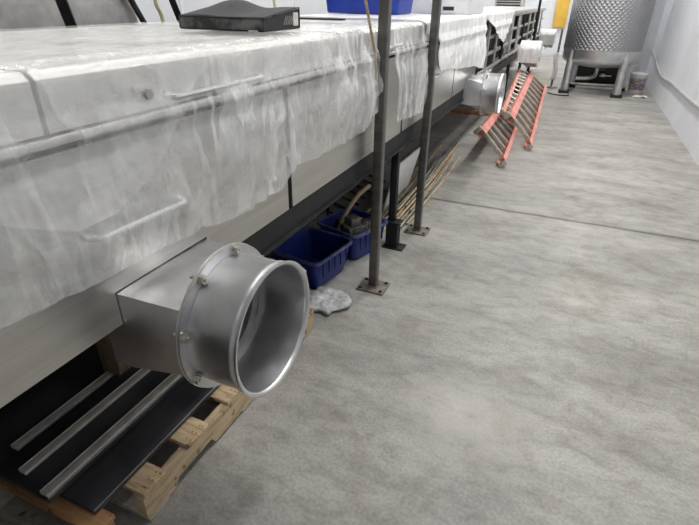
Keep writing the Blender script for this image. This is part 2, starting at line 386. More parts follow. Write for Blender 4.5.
# ducts ---------------------------------------------------------
def rect_ring(x, y0, y1, z0, z1, cy, cz, n=48):
    out = []
    hy, hz = (y1 - y0) / 2, (z1 - z0) / 2; my, mz = (y0 + y1) / 2, (z0 + z1) / 2
    for k in range(n):
        a = 2 * PI * (k + .5) / n; c, s_ = math.cos(a), math.sin(a)
        q = min(hy / max(abs(c), 1e-6), hz / max(abs(s_), 1e-6))
        # corners follow the diagonal so that the corner creases read
        out.append(V((x, my + c * q, mz + s_ * q)))
    return out
def circ_ring(x, cy, cz, r, n=48): return [V((x, cy + r * math.cos(2 * PI * (k + .5) / n), cz + r * math.sin(2 * PI * (k + .5) / n))) for k in range(n)]
def duct(dy, p=None):
    d = empty('duct_outlet', (0, 0, 0)); d.parent = p or mach; d.matrix_parent_inverse = Matrix.Identity(4)
    cy, cz, R = .943 + dy, .782, .190
    xs = -.778
    t = MB()
    RR = [rect_ring(XF - .07, .73 + dy, 1.09 + dy, .69, .933, cy, cz), rect_ring(XF - .001, .73 + dy, 1.09 + dy, .69, .933, cy, cz), circ_ring(xs, cy, cz, R)]
    # straight generator lines from the rectangle to the circle
    t.loft(RR)
    mb('transition_hood', t, 'steel_duct', d, ang=28)
    mb('flange', MB().lathe([(R - .004, xs - .008), (.2125, xs - .008), (.2125, xs + .001), (R - .004, xs + .001)], (0, cy, cz), 'X', 72, True), 'steel_duct', d)
    mb('flange_edge', MB().lathe([(.2105, xs - .012), (.2145, xs - .012), (.2145, xs - .0085), (.2105, xs - .0085)], (0, cy, cz), 'X', 72, True), 'weld', d)
    x1 = -.62
    c = MB().lathe([(.182, xs + .002), (.186, xs + .002), (.187, xs + .03), (.187, x1 - .034), (.1905, x1 - .030), (.1905, x1 - .020), (.1885, x1 - .017), (.1885, x1 - .009), (.1945, x1 - .006), (.1955, x1), (.1905, x1 + .001), (.1835, x1 - .004), (.182, x1 - .012)], (0, cy, cz), 'X', 96, True)
    mb('collar', c, 'steel_duct', d, ang=50)
    # inside: plain ring and a thin rod seen through the mouth
    mb('inner_ring', MB().lathe([(.150, xs - .03), (.182, xs - .03), (.182, xs - .022), (.150, xs - .022)], (0, cy, cz), 'X', 64, True), 'steel_dull', d)
    mb('damper_rod', MB().tube([(-.71, cy - .165, cz - .07), (-.74, cy - .10, cz + .15)], .003), 'bolt', d)
    for k in range(8):
        a = PI / 8 + .12 + k * PI / 4
        by, bz = cy + .2005 * math.cos(a), cz + .2005 * math.sin(a)
        hexp = [(by + .0125 * math.cos(a + j * PI / 3), bz + .0125 * math.sin(a + j * PI / 3)) for j in range(6)]
        b = MB().prism(hexp, xs + .004, xs + .016)
        b.capring([(.0165, xs + .001), (.0165, xs + .0035)], o=(0, by, bz), axis='X', n=16)
        b.tube([(xs - .03, by, bz), (xs + .02, by, bz)], .0052, 10)
        hexq = [(by + .0105 * math.cos(a + j * PI / 3), bz + .0105 * math.sin(a + j * PI / 3)) for j in range(6)]
        b.prism(hexq, xs - .019, xs - .009)
        mb('bolt', b, 'bolt', d)
    # clamp latch beside the mouth
    l = MB()
    a0 = .55
    for aa in (.42, .02, -.38):
        yy, zz = cy + .199 * math.cos(aa), cz + .199 * math.sin(aa)
        l.box(x1 - .022, x1 - .004, yy - .005, yy + .006, zz - .012, zz + .012, .002)
    arc = [(x1 - .012, cy + .205 * math.cos(a), cz + .205 * math.sin(a)) for a in [(.5 - i * .1) for i in range(11)]]
    l.tube(arc, .0045, 8)
    mb('clamp_latch', l, 'steel_dull', d)
    return d
duct(0.); duct(4.28)
tr_b = None

# open frame section further down the line
op = 5.56
fr = tag(empty('conveyor_frame', (-1.5, 8, 0)), 'open steel conveyor frame continuing behind the machine past the white film', 'frame')
def fb(name, m_, mt, **kw): return mb(name, m_, mt, fr, **kw)
c = MB(); c.prism([(XF - .004, .838), (XF - .004, .735), (XF - .05, .735), (XF - .05, .838)], 5.56, 14.2, 'XZ')
fb('frame_beam', c, 'black')
fb('light_block_panel', MB().box(-2.06, -2.045, 5.52, 14.2, .06, 1.43), 'dark')  # the unseen sheet carried on, blocking light behind the open frame
for y in (8.6, 10.4, 12.4): leg(y, XF - .033, fr)
for y in (6.2, 8.2, 10.4, 12.4): leg(y, -2.0, fr)
fb('lower_rail', MB().box(XF - .03, XF, op, 14.2, .86, .90, .004), 'steel')
fb('lower_rail', MB().box(XF - .05, XF - .02, op, 14.2, 1.02, 1.06, .004), 'steel_dull')
fb('upper_rail', MB().box(XF - .05, XF - .02, op, 14.2, 1.20, 1.235, .004), 'steel_dull')
fb('upper_rail', MB().box(XF - .03, XF, op, 14.2, 1.395, 1.44, .004), 'steel')
for i, y in enumerate([5.6, 6.15, 6.75, 7.35, 8.1, 8.9, 9.7, 10.6, 11.5, 12.5, 13.4]):
    fb('upright', MB().box(XF - .035, XF + .0005, y - .025, y + .025, .84, 1.44, .004), 'steel' if i % 3 else 'black')
for y0, y1 in ((5.75, 6.1), (7.9, 8.6), (9.2, 9.6)):
    fb('grey_panel', MB().box(XF - .06, XF - .045, y0, y1, .92, 1.39, .002), 'steel_dull')
fb('inner_shade_core', MB().box(-2.0, XF - .12, op, 14.2, .87, 1.39), 'dark')  # near-black core in place of shade within the frame openings
fb('top_panel', MB().box(-2.05, XF - .01, op, 14.2, 1.441, 1.462, .004), 'steel_top')
fb('slanted_guard', MB().box(XF - .035, XF + .01, 5.65, 6.6, .835, .855, .003), 'steel')
def bag_over(cy, label):
    cz = .782
    def f(u, v):
        a = -.5 + (PI + 1.0) * v
        if u < .7:
            x = XF + .02 + (-.605 - XF - .02) * (u / .7); r = .224 + .004 * noise.noise(V((x * 12, v * 8, cy)))
        else:
            x = -.600 + .006 * (u - .7); r = .224 * (1 - (u - .7) / .3 * .97)
        # squared-off drape: sides hang down straight
        y = cy + r * max(-1, min(1, 1.15 * math.cos(a))); z = cz + r * math.sin(a)
        return V((x + .006 * noise.noise(V((u * 9, v * 9, cy))) * (1 if u > .72 else .3), y, z))
    o = MB().grid(f, 34, 40).build('plastic_cover', 'filmC'); return tag(o, label, 'plastic cover')
duct(8.56, fr); duct(12.84, fr)
bag_over(.943 + 8.56, 'white plastic cover wrapped over the third duct, just past the ladders')
bag_over(.943 + 12.84, 'small white plastic cover on the farthest duct, left of the tank')

# ------------------------------------------------------------------ polythene film
def ridg(v): return 1 - 2 * abs(noise.noise(v))
def film(name, ya, yb, hem, mt, off=.010, amp=1., top=True, pleat=0., seed=0., step=.011, back=-2.06, topz=1.4715, sag=None):
    ny = int((yb - ya) / step); front_n = 60; top_n = 34 if top else 0
    def pt(i, j):
        y = ya + (yb - ya) * i / (ny - 1)
        if j < top_n:
            u = j / top_n
            x = back + (XF + .0 - back) * u
            z = topz + .003 + amp * (.004 * ridg(V((x * 3 + seed, y * 1.2, 1.))) + .004) * min(1, 4 * u + .3)
            return V((x, y, z))
        u = (j - top_n) / (front_n - 1)
        h = hem(y)
        z = (topz - .006) + (h - (topz - .006)) * u
        s = (topz - z)
        yy = y + .35 * s                     # creases run diagonally
        kk = .35 + 1.1 * max(0, min(1, (y - .95) * 3))
        w = .010 * kk * ridg(V((yy * 5 + seed, s * 1.6, 3.))) + .008 * kk * ridg(V((yy * 13 + seed, s * 3, 7.))) + .004 * kk * ridg(V((yy * 31, s * 9, 1. + seed)))
        if pleat: w += pleat * (math.sin(y * 48 + 3 * noise.noise(V((y * 4, s * 2, seed)))) * .5 + .5) * min(1, s * 4)
        grow = min(1, .25 + s * 3.)
        o_ = off + max(0, w + .006) * amp * grow
        if z < 1.30: o_ += .010 * min(1, (1.30 - z) * 8)
        # bulge over rail and handles
        if abs(z - 1.335) < .05: o_ += .016 * (1 - abs(z - 1.335) / .05)
        o_ += .016 * math.exp(-((z - 1.10) / .06) ** 2) * (1 if .62 < y < 1.06 else 0) * max(0, min(1, (y - .62) * 14, (1.06 - y) * 14))
        yj = y + .006 * noise.noise(V((y * 9, s * 9, seed + 5)))
        return V((XF + o_ + (.004 if u > .02 else 0), yj, z))
    m_ = MB(); g = [[m_.bm.verts.new(pt(i, j)) for j in range(top_n + front_n)] for i in range(ny)]
    for i in range(ny - 1):
        for j in range(top_n + front_n - 1): m_.bm.faces.new((g[i][j], g[i + 1][j], g[i + 1][j + 1], g[i][j + 1]))
    return m_.build(name, mt, ang=180)
H1 = [(-1.2, 1.03), (.44, 1.026), (.66, 1.008), (.88, 1.003), (.995, .991), (1.05, 1.0), (1.06, .985), (1.29, .963), (1.30, .98), (1.48, .966), (1.55, 1.0), (1.585, 1.034), (1.75, 1.018), (1.94, 1.012), (2.1, 1.015), (2.3, 1.02), (2.40, 1.06), (2.5, 1.10)]
H2 = [(-1.2, 1.25), (.3, 1.23), (.50, 1.221), (.56, 1.188), (.64, 1.152), (.74, 1.155), (.877, 1.198), (.963, 1.26), (1.014, 1.319), (1.10, 1.40), (1.2, 1.45)]
A = film('plastic_film', -1.1, 2.46, lambda y: interp(H1, y) + .005 * noise.noise(V((y * 20, 0, 0))), 'film', seed=1.)
tag(A, 'clear wrinkled plastic film draped over the near end of the steel machine', 'plastic film')
fo = film('film_fold', -1.1, 1.2, lambda y: interp(H2, y), 'film2', off=.016, amp=1.1, seed=9., topz=1.474, top=False)
fo.parent = A
fo2 = film('film_fold', 1.16, 1.60, lambda y: interp([(1.16, 1.0), (1.29, .985), (1.31, 1.03), (1.36, 1.045), (1.443, 1.02), (1.6, 1.10)], y), 'film2', off=.022, amp=1.4, seed=4., topz=1.474, top=False, pleat=.012, step=.006)
fo2.parent = A
fo3 = film('film_fold', 1.75, 2.42, lambda y: interp([(1.75, 1.10), (1.9, 1.13), (2.1, 1.07), (2.25, 1.12), (2.42, 1.2)], y), 'film2', off=.022, amp=1.5, seed=14., topz=1.474, top=False, pleat=.010, step=.006)
fo3.parent = A
B = film('plastic_film', 2.50, 3.34, lambda y: interp([(2.5, 1.36), (2.72, 1.34), (2.78, .96), (3.28, .925), (3.34, .93)], y), 'filmB', seed=21., pleat=.018, step=.007)
tag(B, 'pleated see-through plastic film on the machine between the two grey posts', 'plastic film')
HC = [(3.40, 1.40), (3.66, 1.38), (3.72, 1.13), (3.84, 1.141), (4.365, 1.094), (5.03, 1.043), (5.2, 1.02), (5.485, .978), (5.60, .97)]
Cc = film('plastic_film', 3.37, 5.60, lambda y: interp(HC, y) + .008 * noise.noise(V((y * 12, 0, 3))), 'filmC', seed=33., pleat=.016, step=.012, off=.014)
tag(Cc, 'opaque milky white plastic sheet hanging over the machine just past the second grey post', 'plastic film')
HD = [(5.66, 1.425), (5.8, 1.41), (6.2, 1.31), (6.6, 1.20), (6.86, 1.135), (6.95, 1.13), (7.05, 1.17), (7.4, 1.31), (7.8, 1.43)]
D_ = film('plastic_film', 5.64, 7.85, lambda y: interp(HD, y), 'filmC', seed=43., pleat=.010, step=.010, off=.012)
tag(D_, 'white plastic sheet with a pointed hanging corner over the open conveyor frame', 'plastic film')

# ------------------------------------------------------------------ posts
def post(x, y, label):
    p = tag(empty('steel_post', (x, y, 0)), label, 'post', 'grey square posts in front of the machine')
    MB().box(-.026, .026, -.026, .026, .012, 3.2, .007, seg=3).build('upright', 'post', p)
    MB().box(-.088, .088, -.075, .075, 0, .012, .002).build('base_plate', 'plate', p)
    for a in (-1, 1):
        for b in (-1, 1):
            h = [(a * .066 + .011 * math.cos(k * PI / 3), b * .055 + .011 * math.sin(k * PI / 3)) for k in range(6)]
            MB().prism(h, .0122, .020, 'XY').build('anchor_bolt', 'rubber', p)
    w = MB()
    for k in range(4):
        w.box(-.031, .031, .025, .031, .011, .019, .002, mtx=Matrix.Rotation(k * PI / 2, 4, 'Z'))
    w.build('weld_bead', 'plate', p)
    return p
post(-.893, 2.477, 'near grey square steel post bolted to the floor beside the blue totes')
post(-.885, 3.41, 'farther grey square steel post, bolted down near the floor joint')
# tan cord hanging behind the near post
o = MB().tube([V(p) for p in [(-.90, 2.19, 1.78), (-.898, 2.235, 1.592), (-.90, 2.31, 1.48), (-.903, 2.38, 1.38), (-.908, 2.43, 1.28), (-.925, 2.49, 1.15), (-.928, 2.545, 1.0), (-.926, 2.56, .8), (-.926, 2.57, .45)]], .007, 8).build('tan_hose', 'tan')
tag(o, 'thin tan hose hanging down behind the near grey post', 'hose')

# ------------------------------------------------------------------ things on top of the machine
ca = tag(empty('mesh_case', (-1.29, 1.72, 1.482), math.radians(2)), 'black mesh-sided case lying on the plastic film on top of the machine', 'case')
def casez(x, y):  # top height: x -.19..19, y 0..30
    u, v = (x + .19) / .38, y / .29
    hump = .030 * math.exp(-((u - .26) / .2) ** 2 - ((v - .75) / .5) ** 2)
    return .046 + .032 * v + hump - .006 * math.exp(-((u - .6) / .15) ** 2)
def cg(u, v): x, y = -.19 + .38 * u, .29 * v; return V((x, y, casez(x, y)))
MB().grid(cg, 30, 20).build('top_cover', 'meshcase', ca, solid=.003)
MB().box(-.192, .192, -.002, .292, 0, .006, .002).build('base', 'meshcase', ca)
MB().grid(lambda u, v: V((-.19 + .38 * u, -.0015, .005 + (casez(-.19 + .38 * u, 0) - .005) * v)), 30, 4).build('mesh_side', 'meshfab', ca, solid=.003)
MB().prism([(.0, .006), (.29, .006)] + [(.29 * (1 - i / 12), casez(.19, .29 * (1 - i / 12)) - .003) for i in range(13)], .186, .191).build('side_panel', 'meshcase', ca)
MB().prism([(.0, .006), (.29, .006)] + [(.29 * (1 - i / 12), casez(-.19, .29 * (1 - i / 12)) - .003) for i in range(13)], -.191, -.186).build('side_panel', 'meshcase', ca)
fr_ = MB()
fr_.tube([(-.19, -.003, .004), (-.19, -.003, casez(-.19, 0)), (.19, -.003, casez(.19, 0)), (.19, -.003, .004)], .0035, 8)
fr_.tube([(.192, -.003, casez(.19, 0))] + [(.192, .29 * i / 10, casez(.19, .29 * i / 10) + .002) for i in range(1, 11)] + [(.192, .291, .004)], .003, 8)
fr_.box(-.192, -.165, -.004, .003, .004, .045)
fr_.build('piping', 'rubber', ca)
for i in range(6):
    MB().tube([(.1925, .15 + i * .016, .018), (.1925, .175 + i * .016, .05)], .0013, 6).build('vent_slot', 'edge', ca)
MB().box(.1905, .1935, .235, .278, .012, .062, .002).build('side_grip', 'bar', ca)
MB().box(.13, .165, -.016, .0, .0, .005, .001).build('zip_pull', 'bar', ca)

# blue tub on the machine top
def tote(name, L, W, Hh, m, rimm, taper=.03, wall=.004):
    root = empty(name)
    def rr(l, w, r, z, n=6):
        out = []
        for cx, cy, a0 in ((1, 1, 0), (-1, 1, PI / 2), (-1, -1, PI), (1, -1, 3 * PI / 2)):
            for k in range(n + 1):
                a = a0 + k * PI / 2 / n; out.append(V((cx * (l / 2 - r) + r * math.cos(a), cy * (w / 2 - r) + r * math.sin(a), z)))
        return out
    b = MB(); t_ = taper
    b.loft([rr(L - 2 * t_ - .02, W - 2 * t_ - .02, .03, 0), rr(L - 2 * t_, W - 2 * t_, .035, .01), rr(L, W, .045, Hh - .005), rr(L - 2 * wall, W - 2 * wall, .042, Hh - .005), rr(L - 2 * t_ - 2 * wall, W - 2 * t_ - 2 * wall, .032, .014)], cap=True)
    b.build('tub', m, root)
    r = MB(); r.loft([rr(L - .006, W - .006, .044, Hh - .004), rr(L - .006, W - .006, .044, Hh + .002), rr(L + .026, W + .026, .055, Hh + .004), rr(L + .03, W + .03, .058, Hh - .002), rr(L + .03, W + .03, .058, Hh - .014), rr(L + .022, W + .022, .055, Hh - .014), rr(L + .018, W + .018, .052, Hh - .005)])
    r.build('rim', rimm, root)
    h = MB()
    for s in (-1, 1):
        h.box(s * (L / 2 + .012) - .012, s * (L / 2 + .012) + .012, -W * .22, W * .22, Hh - .035, Hh - .012, .005)
    h.build('grip', m, root)
    for s in (-1, 1):
        for k in range(-2, 3):
            rb = MB().box(k * L * .16 - .003, k * L * .16 + .003, s * (W / 2 - .004) - .006, s * (W / 2 - .004) + .003, Hh * .45, Hh - .03, .001)
            rb.build('rib', m, root)
    return root
t = tote('storage_bin', .70, .45, .34, 'bluebright', 'bluebright'); t.location = (-1.72, 4.38, 1.485)
tag(t, 'bright blue plastic bin standing on top of the steel machine', 'bin')
t = tote('storage_bin', .40, .37, .215, 'blue', 'bluelight', .035); t.location = (-1.318, 2.462, .003); t.rotation_euler.z = math.radians(81)
tag(t, 'empty dark blue plastic tote on the floor nearest the round duct', 'tote')
t = tote('storage_bin', .36, .36, .215, 'blue', 'bluelight', .035); t.location = (-1.225, 2.910, .003); t.rotation_euler.z = math.radians(72)
tag(t, 'blue plastic tote filled with greasy machine parts, behind the empty tote', 'tote')

# contents of the second tote
g = tag(empty('gear_motor', (-1.20, 2.86, .02), math.radians(60)), 'greasy grey gear motor standing in the farther blue tote', 'motor')
g.scale = (1.2, 1.2, 1.35)
MB().box(-.06, .06, -.05, .05, 0, .15, .012).build('gearbox', 'motor', g)
MB().capring([(.045, .06), (.052, .065), (.052, .17), (.042, .185)], axis='X', n=24, o=(0, 0, .10)).build('motor_body', 'motor', g)
fn = MB()
for k in range(6): fn.capring([(.058, .075 + k * .017), (.058, .080 + k * .017)], axis='X', n=24, o=(0, 0, .10))
fn.build('cooling_fins', 'motor', g)
MB().box(-.035, .035, -.035, .035, .15, .19, .006).build('terminal_box', 'motor', g)
o = MB().tube([V(p) for p in [(-1.31, 2.82, .02), (-1.305, 2.82, .12), (-1.28, 2.86, .24), (-1.25, 2.93, .33), (-1.22, 3.02, .39), (-1.18, 3.10, .43)]], .017, 12).build('flexible_hose', 'tan')
tag(o, 'thick tan hose sticking up out of the farther blue tote', 'hose')
lab = ['rusty bracket lying beside the gear motor in the blue tote', 'rusty angled scrap bar behind the gear motor in the tote', 'rusty flat scrap piece at the back of the blue tote']
for i, (x, y, a) in enumerate([(-1.325, 2.94, 1.2), (-1.10, 2.955, 1.9), (-1.23, 3.01, 2.9)]):
    mt = Matrix.Translation((x, y, .13)) @ Matrix.Rotation(a, 4, 'Z') @ Matrix.Rotation(.5, 4, 'Y')
    o = MB().box(-.07, .07, -.02, .02, -.004, .004, .001, mtx=mt).box(-.07, -.062, -.02, .02, 0, .06, .001, mtx=mt).build('metal_bracket', 'rustm'); tag(o, lab[i], 'bracket')

# ------------------------------------------------------------------ pallets and sheets
def board(p, x0, x1, y0, y1, z0, z1, m='wood', name='deck_board'):
    b = MB().box(x0, x1, y0, y1, z0, z1, .003)
    for v in b.bm.verts: v.co += V((noise.noise(v.co * 9) * .003, noise.noise(v.co * 7 + V((3, 0, 0))) * .004, 0))
    return mb(name, b, m, p)
def stringer(p, x, y0, y1, m='wood'):
    L = y1 - y0; a, b_ = y0 + .14, y0 + .37; c, d = y1 - .37, y1 - .14
    poly = [(y0, .018), (a, .018), (a + .02, .052), (b_ - .02, .052), (b_, .018), (c, .018), (c + .02, .052), (d - .02, .052), (d, .018), (y1, .018), (y1, .121), (y0, .121)]
    return mb('stringer', MB().prism(poly, x - .019, x + .019), m, p)
pa = tag(empty('wooden_pallet', (-1.5, 1.3, 0)), 'worn wooden pallet under the duct carrying dark steel sheets', 'pallet')
X0, X1 = -1.94, -1.03
Y0, Y1 = .695, 1.93
stringer(pa, X1 - .019, Y0, Y1, 'woodlong'); stringer(pa, -1.5, Y0, Y1, 'woodgrey'); stringer(pa, X0 + .02, Y0, Y1, 'woodgrey')
random.seed(3)
ys = [(.705, .81), (.925, 1.045), (1.165, 1.30), (1.40, 1.51), (1.60, 1.70), (1.80, 1.93)]
for i, (a, b) in enumerate(ys):
    board(pa, X0, X1 + random.uniform(-.004, .004), a, b, .1215, .139, 'woodorange' if i in (5,) else 'wood')
for a, b in ((.70, .80), (1.25, 1.36), (1.82, 1.92)): board(pa, X0, X1, a, b, 0, .0175, 'woodgrey', 'bottom_board')
nl = MB()
for a, b in ys:
    for q in (.2, .5, .8):
        for xx in (X1 - .014, X1 - .028):
            nl.capring([(.003, .139), (.003, .1398)], o=(xx + random.uniform(-.004, .004), a + (b - a) * q, 0), n=8)
mb('nail_heads', nl, 'rustm', pa)
pb = tag(empty('wooden_pallet', (-1.6, 0, 0)), 'orange-brown wooden pallet at the bottom left corner, nearest the camera', 'pallet')
stringer(pb, -1.10, -.6, .612, 'woodorange'); stringer(pb, -1.55, -.6, .60, 'woodgrey'); stringer(pb, -1.93, -.6, .60, 'woodgrey')
for a, b in ((.535, .612), (.20, .30), (-.05, .05), (-.32, -.2), (-.6, -.47)): board(pb, -1.95, -1.065, a, b, .1215, .139, 'woodorange')
for a, b in ((.50, .60), (-.05, .05), (-.58, -.48)): board(pb, -1.95, -1.07, a, b, 0, .0175, 'woodgrey', 'bottom_board')

def sheet(x0, x1, y0, y1, z, th, label, lip=.0, mt='sheet', edge=True):
    r = tag(empty('steel_sheet', ((x0 + x1) / 2, (y0 + y1) / 2, z)), label, 'steel sheet', None)
    w, l = (x1 - x0) / 2, (y1 - y0) / 2
    MB().box(-w, w, -l, l, 0, th, .001).build('plate', mt, r)
    if edge:
        MB().box(w - .002, w + .001, -l, l, th - .004, th + .0006, .0005).build('bare_edge', 'edge', r)
        MB().box(-w, w, -l - .0015, -l, th * .55, th, .0003).build('bare_edge', 'beamedge', r)
    return r
sheet(-1.290, -1.116, .585, 1.56, .1405, .022, 'dark flat steel sheet at the right edge of the pallet')
sheet(-1.52, -1.262, .545, 1.56, .1635, .024, 'dark steel sheet with two grey bars on it, middle of the pallet')
sheet(-1.92, -1.545, .40, 1.56, .1405, .026, 'dark steel sheet farthest left beneath the machine', edge=False)
def bar(x0, x1, y0, y1, z, label):
    r = MB().box(x0, x1, y0, y1, z, z + .014, .002).box(x0, x0 + .003, y0, y1, z + .0139, z + .017, .0005)
    for v in r.bm.verts: v.co.x += .004 * noise.noise(V((v.co.y * 3, x0, 0)))
    tag(r.build('flat_bar', 'bar'), label, 'metal bar', None)
bar(-1.296, -1.262, .547, 1.60, .1885, 'grey flat metal bar along the edge between the two dark sheets')
bar(-1.435, -1.402, .575, 1.60, .1885, 'grey flat metal bar in the middle of the three')
bar(-1.575, -1.540, .64, 1.60, .1680, 'grey flat metal bar farthest under the machine')
tag(MB().box(-1.60, -1.50, 1.07, 1.16, .1675, .83, .004).build('reflection_block', 'timber'), 'brown upright block added under the machine in place of a reflection', 'timber')  # block added to imitate a brown reflection on the duct box
# crumpled rubble bag next to the tote
def blob(u, v):
    a = 2 * PI * u; r = math.sin(PI * v) ** .6 if v < 1 else 0
    x = .145 * r * math.cos(a); y = .12 * r * math.sin(a); z = .028 * (1 + math.cos(PI * v))
    p = V((x, y, z)); q = noise.noise(p * 16) * .034 + noise.noise(p * 40) * .012
    n = V((x, y, z * .8)).normalized() if p.length > 1e-4 else V((0, 0, 1))
    p = p + n * q; p.z = max(p.z, .001); return p + V((-1.085, 2.175, 0))
bmm = MB().grid(blob, 60, 40); bmesh.ops.remove_doubles(bmm.bm, verts=bmm.bm.verts, dist=.0005)
tag(bmm.build('crumpled_bag', 'gravel', ang=60), 'crumpled grey plastic bag on the floor between pallet and tote', 'bag')

# ------------------------------------------------------------------ rods under the machine
random.seed(11)
RL = ['tan', 'greyish green', 'dark rusty']
for i in range(24):
    k = random.choice([0, 0, 1, 1, 2]) if i > 5 else [0, 1, 0, 1, 0, 2][i]
    layer = i // 12; j = i % 12
    x = -.995 - j * .032 - layer * .012; z = .011 + layer * .022
    ya = 3.30 + random.uniform(-.08, .5); yb = 5.7 + random.uniform(-.9, .5)
    dx = random.uniform(-.015, .015)
    m_ = MB().tube([(x, ya, z), (x + dx, (ya + yb) / 2, z), (x + 2 * dx - .05, yb, z)], .009, 8)
    tag(m_.build('metal_rod', ['rodA', 'rodB', 'rodC'][k]), '%s long thin rod in the bundle on the floor under the machine' % RL[k], 'rod', '%s rods in the bundle under the machine' % RL[k])
mt = Matrix.Translation((-1.20, 3.95, .23)) @ Matrix.Rotation(math.radians(14), 4, 'Y')
o = tag(empty('leaning_panel', (0, 0, 0)), 'pale grey metal panel leaning upright under the machine behind the posts', 'panel')
MB().box(-.006, .006, -.33, .36, -.20, .21, .002, mtx=mt).build('panel_sheet', 'whiteplast', o)
MB().box(-.012, .014, -.33, .36, .205, .222, .002, mtx=mt).build('top_lip', 'steel_duct', o)
# dark clutter under the machine
for i in range(7):
    y = 3.35 + i * .17
    o = MB().tube([(-1.50, y, .012), (-1.88, y + .22, .012)], .010, 8).build('scrap_pipe', 'rodC')
    tag(o, 'dark scrap pipe lying crosswise deep under the machine', 'pipe', 'dark pipes lying crosswise under the machine')
tag(MB().box(-1.85, -.93, 8.02, 8.12, 0, .06, .004).build('timber_batten', 'woodorange'), 'low brown timber batten on the floor beneath the second duct', 'timber')
r = tag(empty('wire_rack', (-1.75, 2.75, 0)), 'dark wire rack standing deep under the machine behind the totes', 'rack')
for k in range(2):
    for j in range(2): MB().box(-.20 + k * .38, -.18 + k * .38, -.45 + j * .9, -.43 + j * .9, 0, .45, .002).build('leg', 'rodC', r)
for z in (.18, .32, .44):
    s_ = MB()
    for k in range(9): s_.tube([(-.19 + k * .047, -.44, z), (-.19 + k * .047, .46, z)], .004, 6)
    s_.tube([(-.19, -.44, z), (.19, -.44, z)], .005, 6).tube([(-.19, .46, z), (.19, .46, z)], .005, 6)
    s_.build('wire_shelf', 'rustm' if z < .4 else 'rodC', r)

# ------------------------------------------------------------------ ladders
def ladder(name, An, Af, Bn, Bf, nr, label, wid=.075, extra=None, dpt=.06):
    L = tag(empty(name, tuple(V(Bn))), label, 'ladder'); o = V(Bn)
    An, Af, Bn, Bf = [V(p) - o for p in (An, Af, Bn, Bf)]
    n = (Af - An).cross(Bn - An).normalized()
    def rail(P, Q, inward, m='orange', nm='side_rail', wid=wid, dpt=.05):
        d = (Q - P).normalized(); w = n; t_ = d.cross(w).normalized()
        if t_.dot(inward) < 0: t_ = -t_
        dp = dpt
        poly = [(-wid / 2, 0), (wid / 2, 0), (wid / 2, -dp), (wid / 2 - .006, -dp), (wid / 2 - .006, -.006), (-wid / 2 + .006, -.006), (-wid / 2 + .006, -dp), (-wid / 2, -dp)]
        A_, B_ = MB(), None
        a = [A_.bm.verts.new(P + w * u - t_ * v) for u, v in poly]; b = [A_.bm.verts.new(Q + w * u - t_ * v) for u, v in poly]
        A_.bm.faces.new(a); A_.bm.faces.new(b[::-1])
        for k in range(8): A_.bm.faces.new((a[k], b[k], b[(k + 1) % 8], a[(k + 1) % 8]))
        ro = A_.build(nm, m, L)
        # rubber feet at the near end
        f = MB(); c = P - d * .02
        M4 = Matrix.Translation(c) @ Matrix((( t_.x, d.x, w.x, 0), (t_.y, d.y, w.y, 0), (t_.z, d.z, w.z, 0), (0, 0, 0, 1)))
        f.box(-.024, .024, -.025, .03, -wid / 2 - .006, wid / 2 + .006, .006, mtx=M4); f.build('foot', 'rung', L)
        return ro
    rail(An, Af, Bn - An, dpt=.085); rail(Bn, Bf, An - Bn, dpt=.05)
    for k in range(nr):
        u = (k + .5) / nr
        a, b = An.lerp(Af, u), Bn.lerp(Bf, u); d = (b - a).normalized(); al = (Af - An).normalized()
        M4 = Matrix.Translation((a + b) / 2) @ Matrix(((d.x, al.x, n.x, 0), (d.y, al.y, n.y, 0), (d.z, al.z, n.z, 0), (0, 0, 0, 1)))
        MB().box(-(b - a).length / 2 + .004, (b - a).length / 2 - .004, -.030, .030, -.022, .022, .008, mtx=M4).build('rung', 'rung', L)
    if extra:
        Cn, Cf, Dn, Df, n2 = extra
        Cn, Cf, Dn, Df = [V(p) - o for p in (Cn, Cf, Dn, Df)]
        rail(Cn, Cf, Dn - Cn, nm='back_rail', wid=.045)
        for k in range(n2):
            u = (k + .5) / n2; MB().tube([Cn.lerp(Cf, u), Dn.lerp(Df, u)], .013, 8).build('brace', 'rung', L)
    return L
ladder('step_ladder', (-.640, 6.30, .37), (-.735, 9.7, .50), (-.325, 6.27, .04), (-.44, 9.9, .235), 11,
       'long orange ladder lying on its side, the upper right one of the two', extra=((-.735, 6.36, .415), (-.925, 9.7, .53), (-.655, 6.34, .36), (-.74, 9.7, .49), 12))
ladder('step_ladder', (-.84, 5.47, .355), (-.90, 7.3, .26), (-.52, 5.42, .040), (-.60, 7.3, .04), 6,
       'short faded orange ladder on its side, nearer and partly beneath the other ladder', wid=.085)

# ------------------------------------------------------------------ tank
TC = V((.385, 11.42, 0)); TR = .69
tk = tag(empty('steel_tank', tuple(TC)), 'tall cylindrical stainless tank with dimpled jacket on four legs', 'tank')
b = MB().lathe([(.001, .46), (.25, .47), (.45, .50), (.60, .54), (.665, .585), (TR, .64), (TR, .80)], n=72)
b.build('dished_bottom', 'steel_duct', tk, ang=60)
jb = bmesh.new(); uvl = jb.loops.layers.uv.new('UVMap'); n = 96; zs = [.80 + i * .2 for i in range(12)]
rg = [[jb.verts.new(((TR + .004) * math.cos(2 * PI * k / n), (TR + .004) * math.sin(2 * PI * k / n), z)) for k in range(n)] for z in zs]
for i in range(len(zs) - 1):
    for k in range(n):
        f = jb.faces.new((rg[i][k], rg[i][(k + 1) % n], rg[i + 1][(k + 1) % n], rg[i + 1][k])); f.smooth = True
        for lp, (uu, vv) in zip(f.loops, ((k, i), (k + 1, i), (k + 1, i + 1), (k, i + 1))): lp[uvl].uv = (uu * 2 * PI * TR / n, zs[vv])
me = bpy.data.meshes.new('dimple_jacket'); jb.to_mesh(me); jb.free(); me.materials.append(M['dimple'])
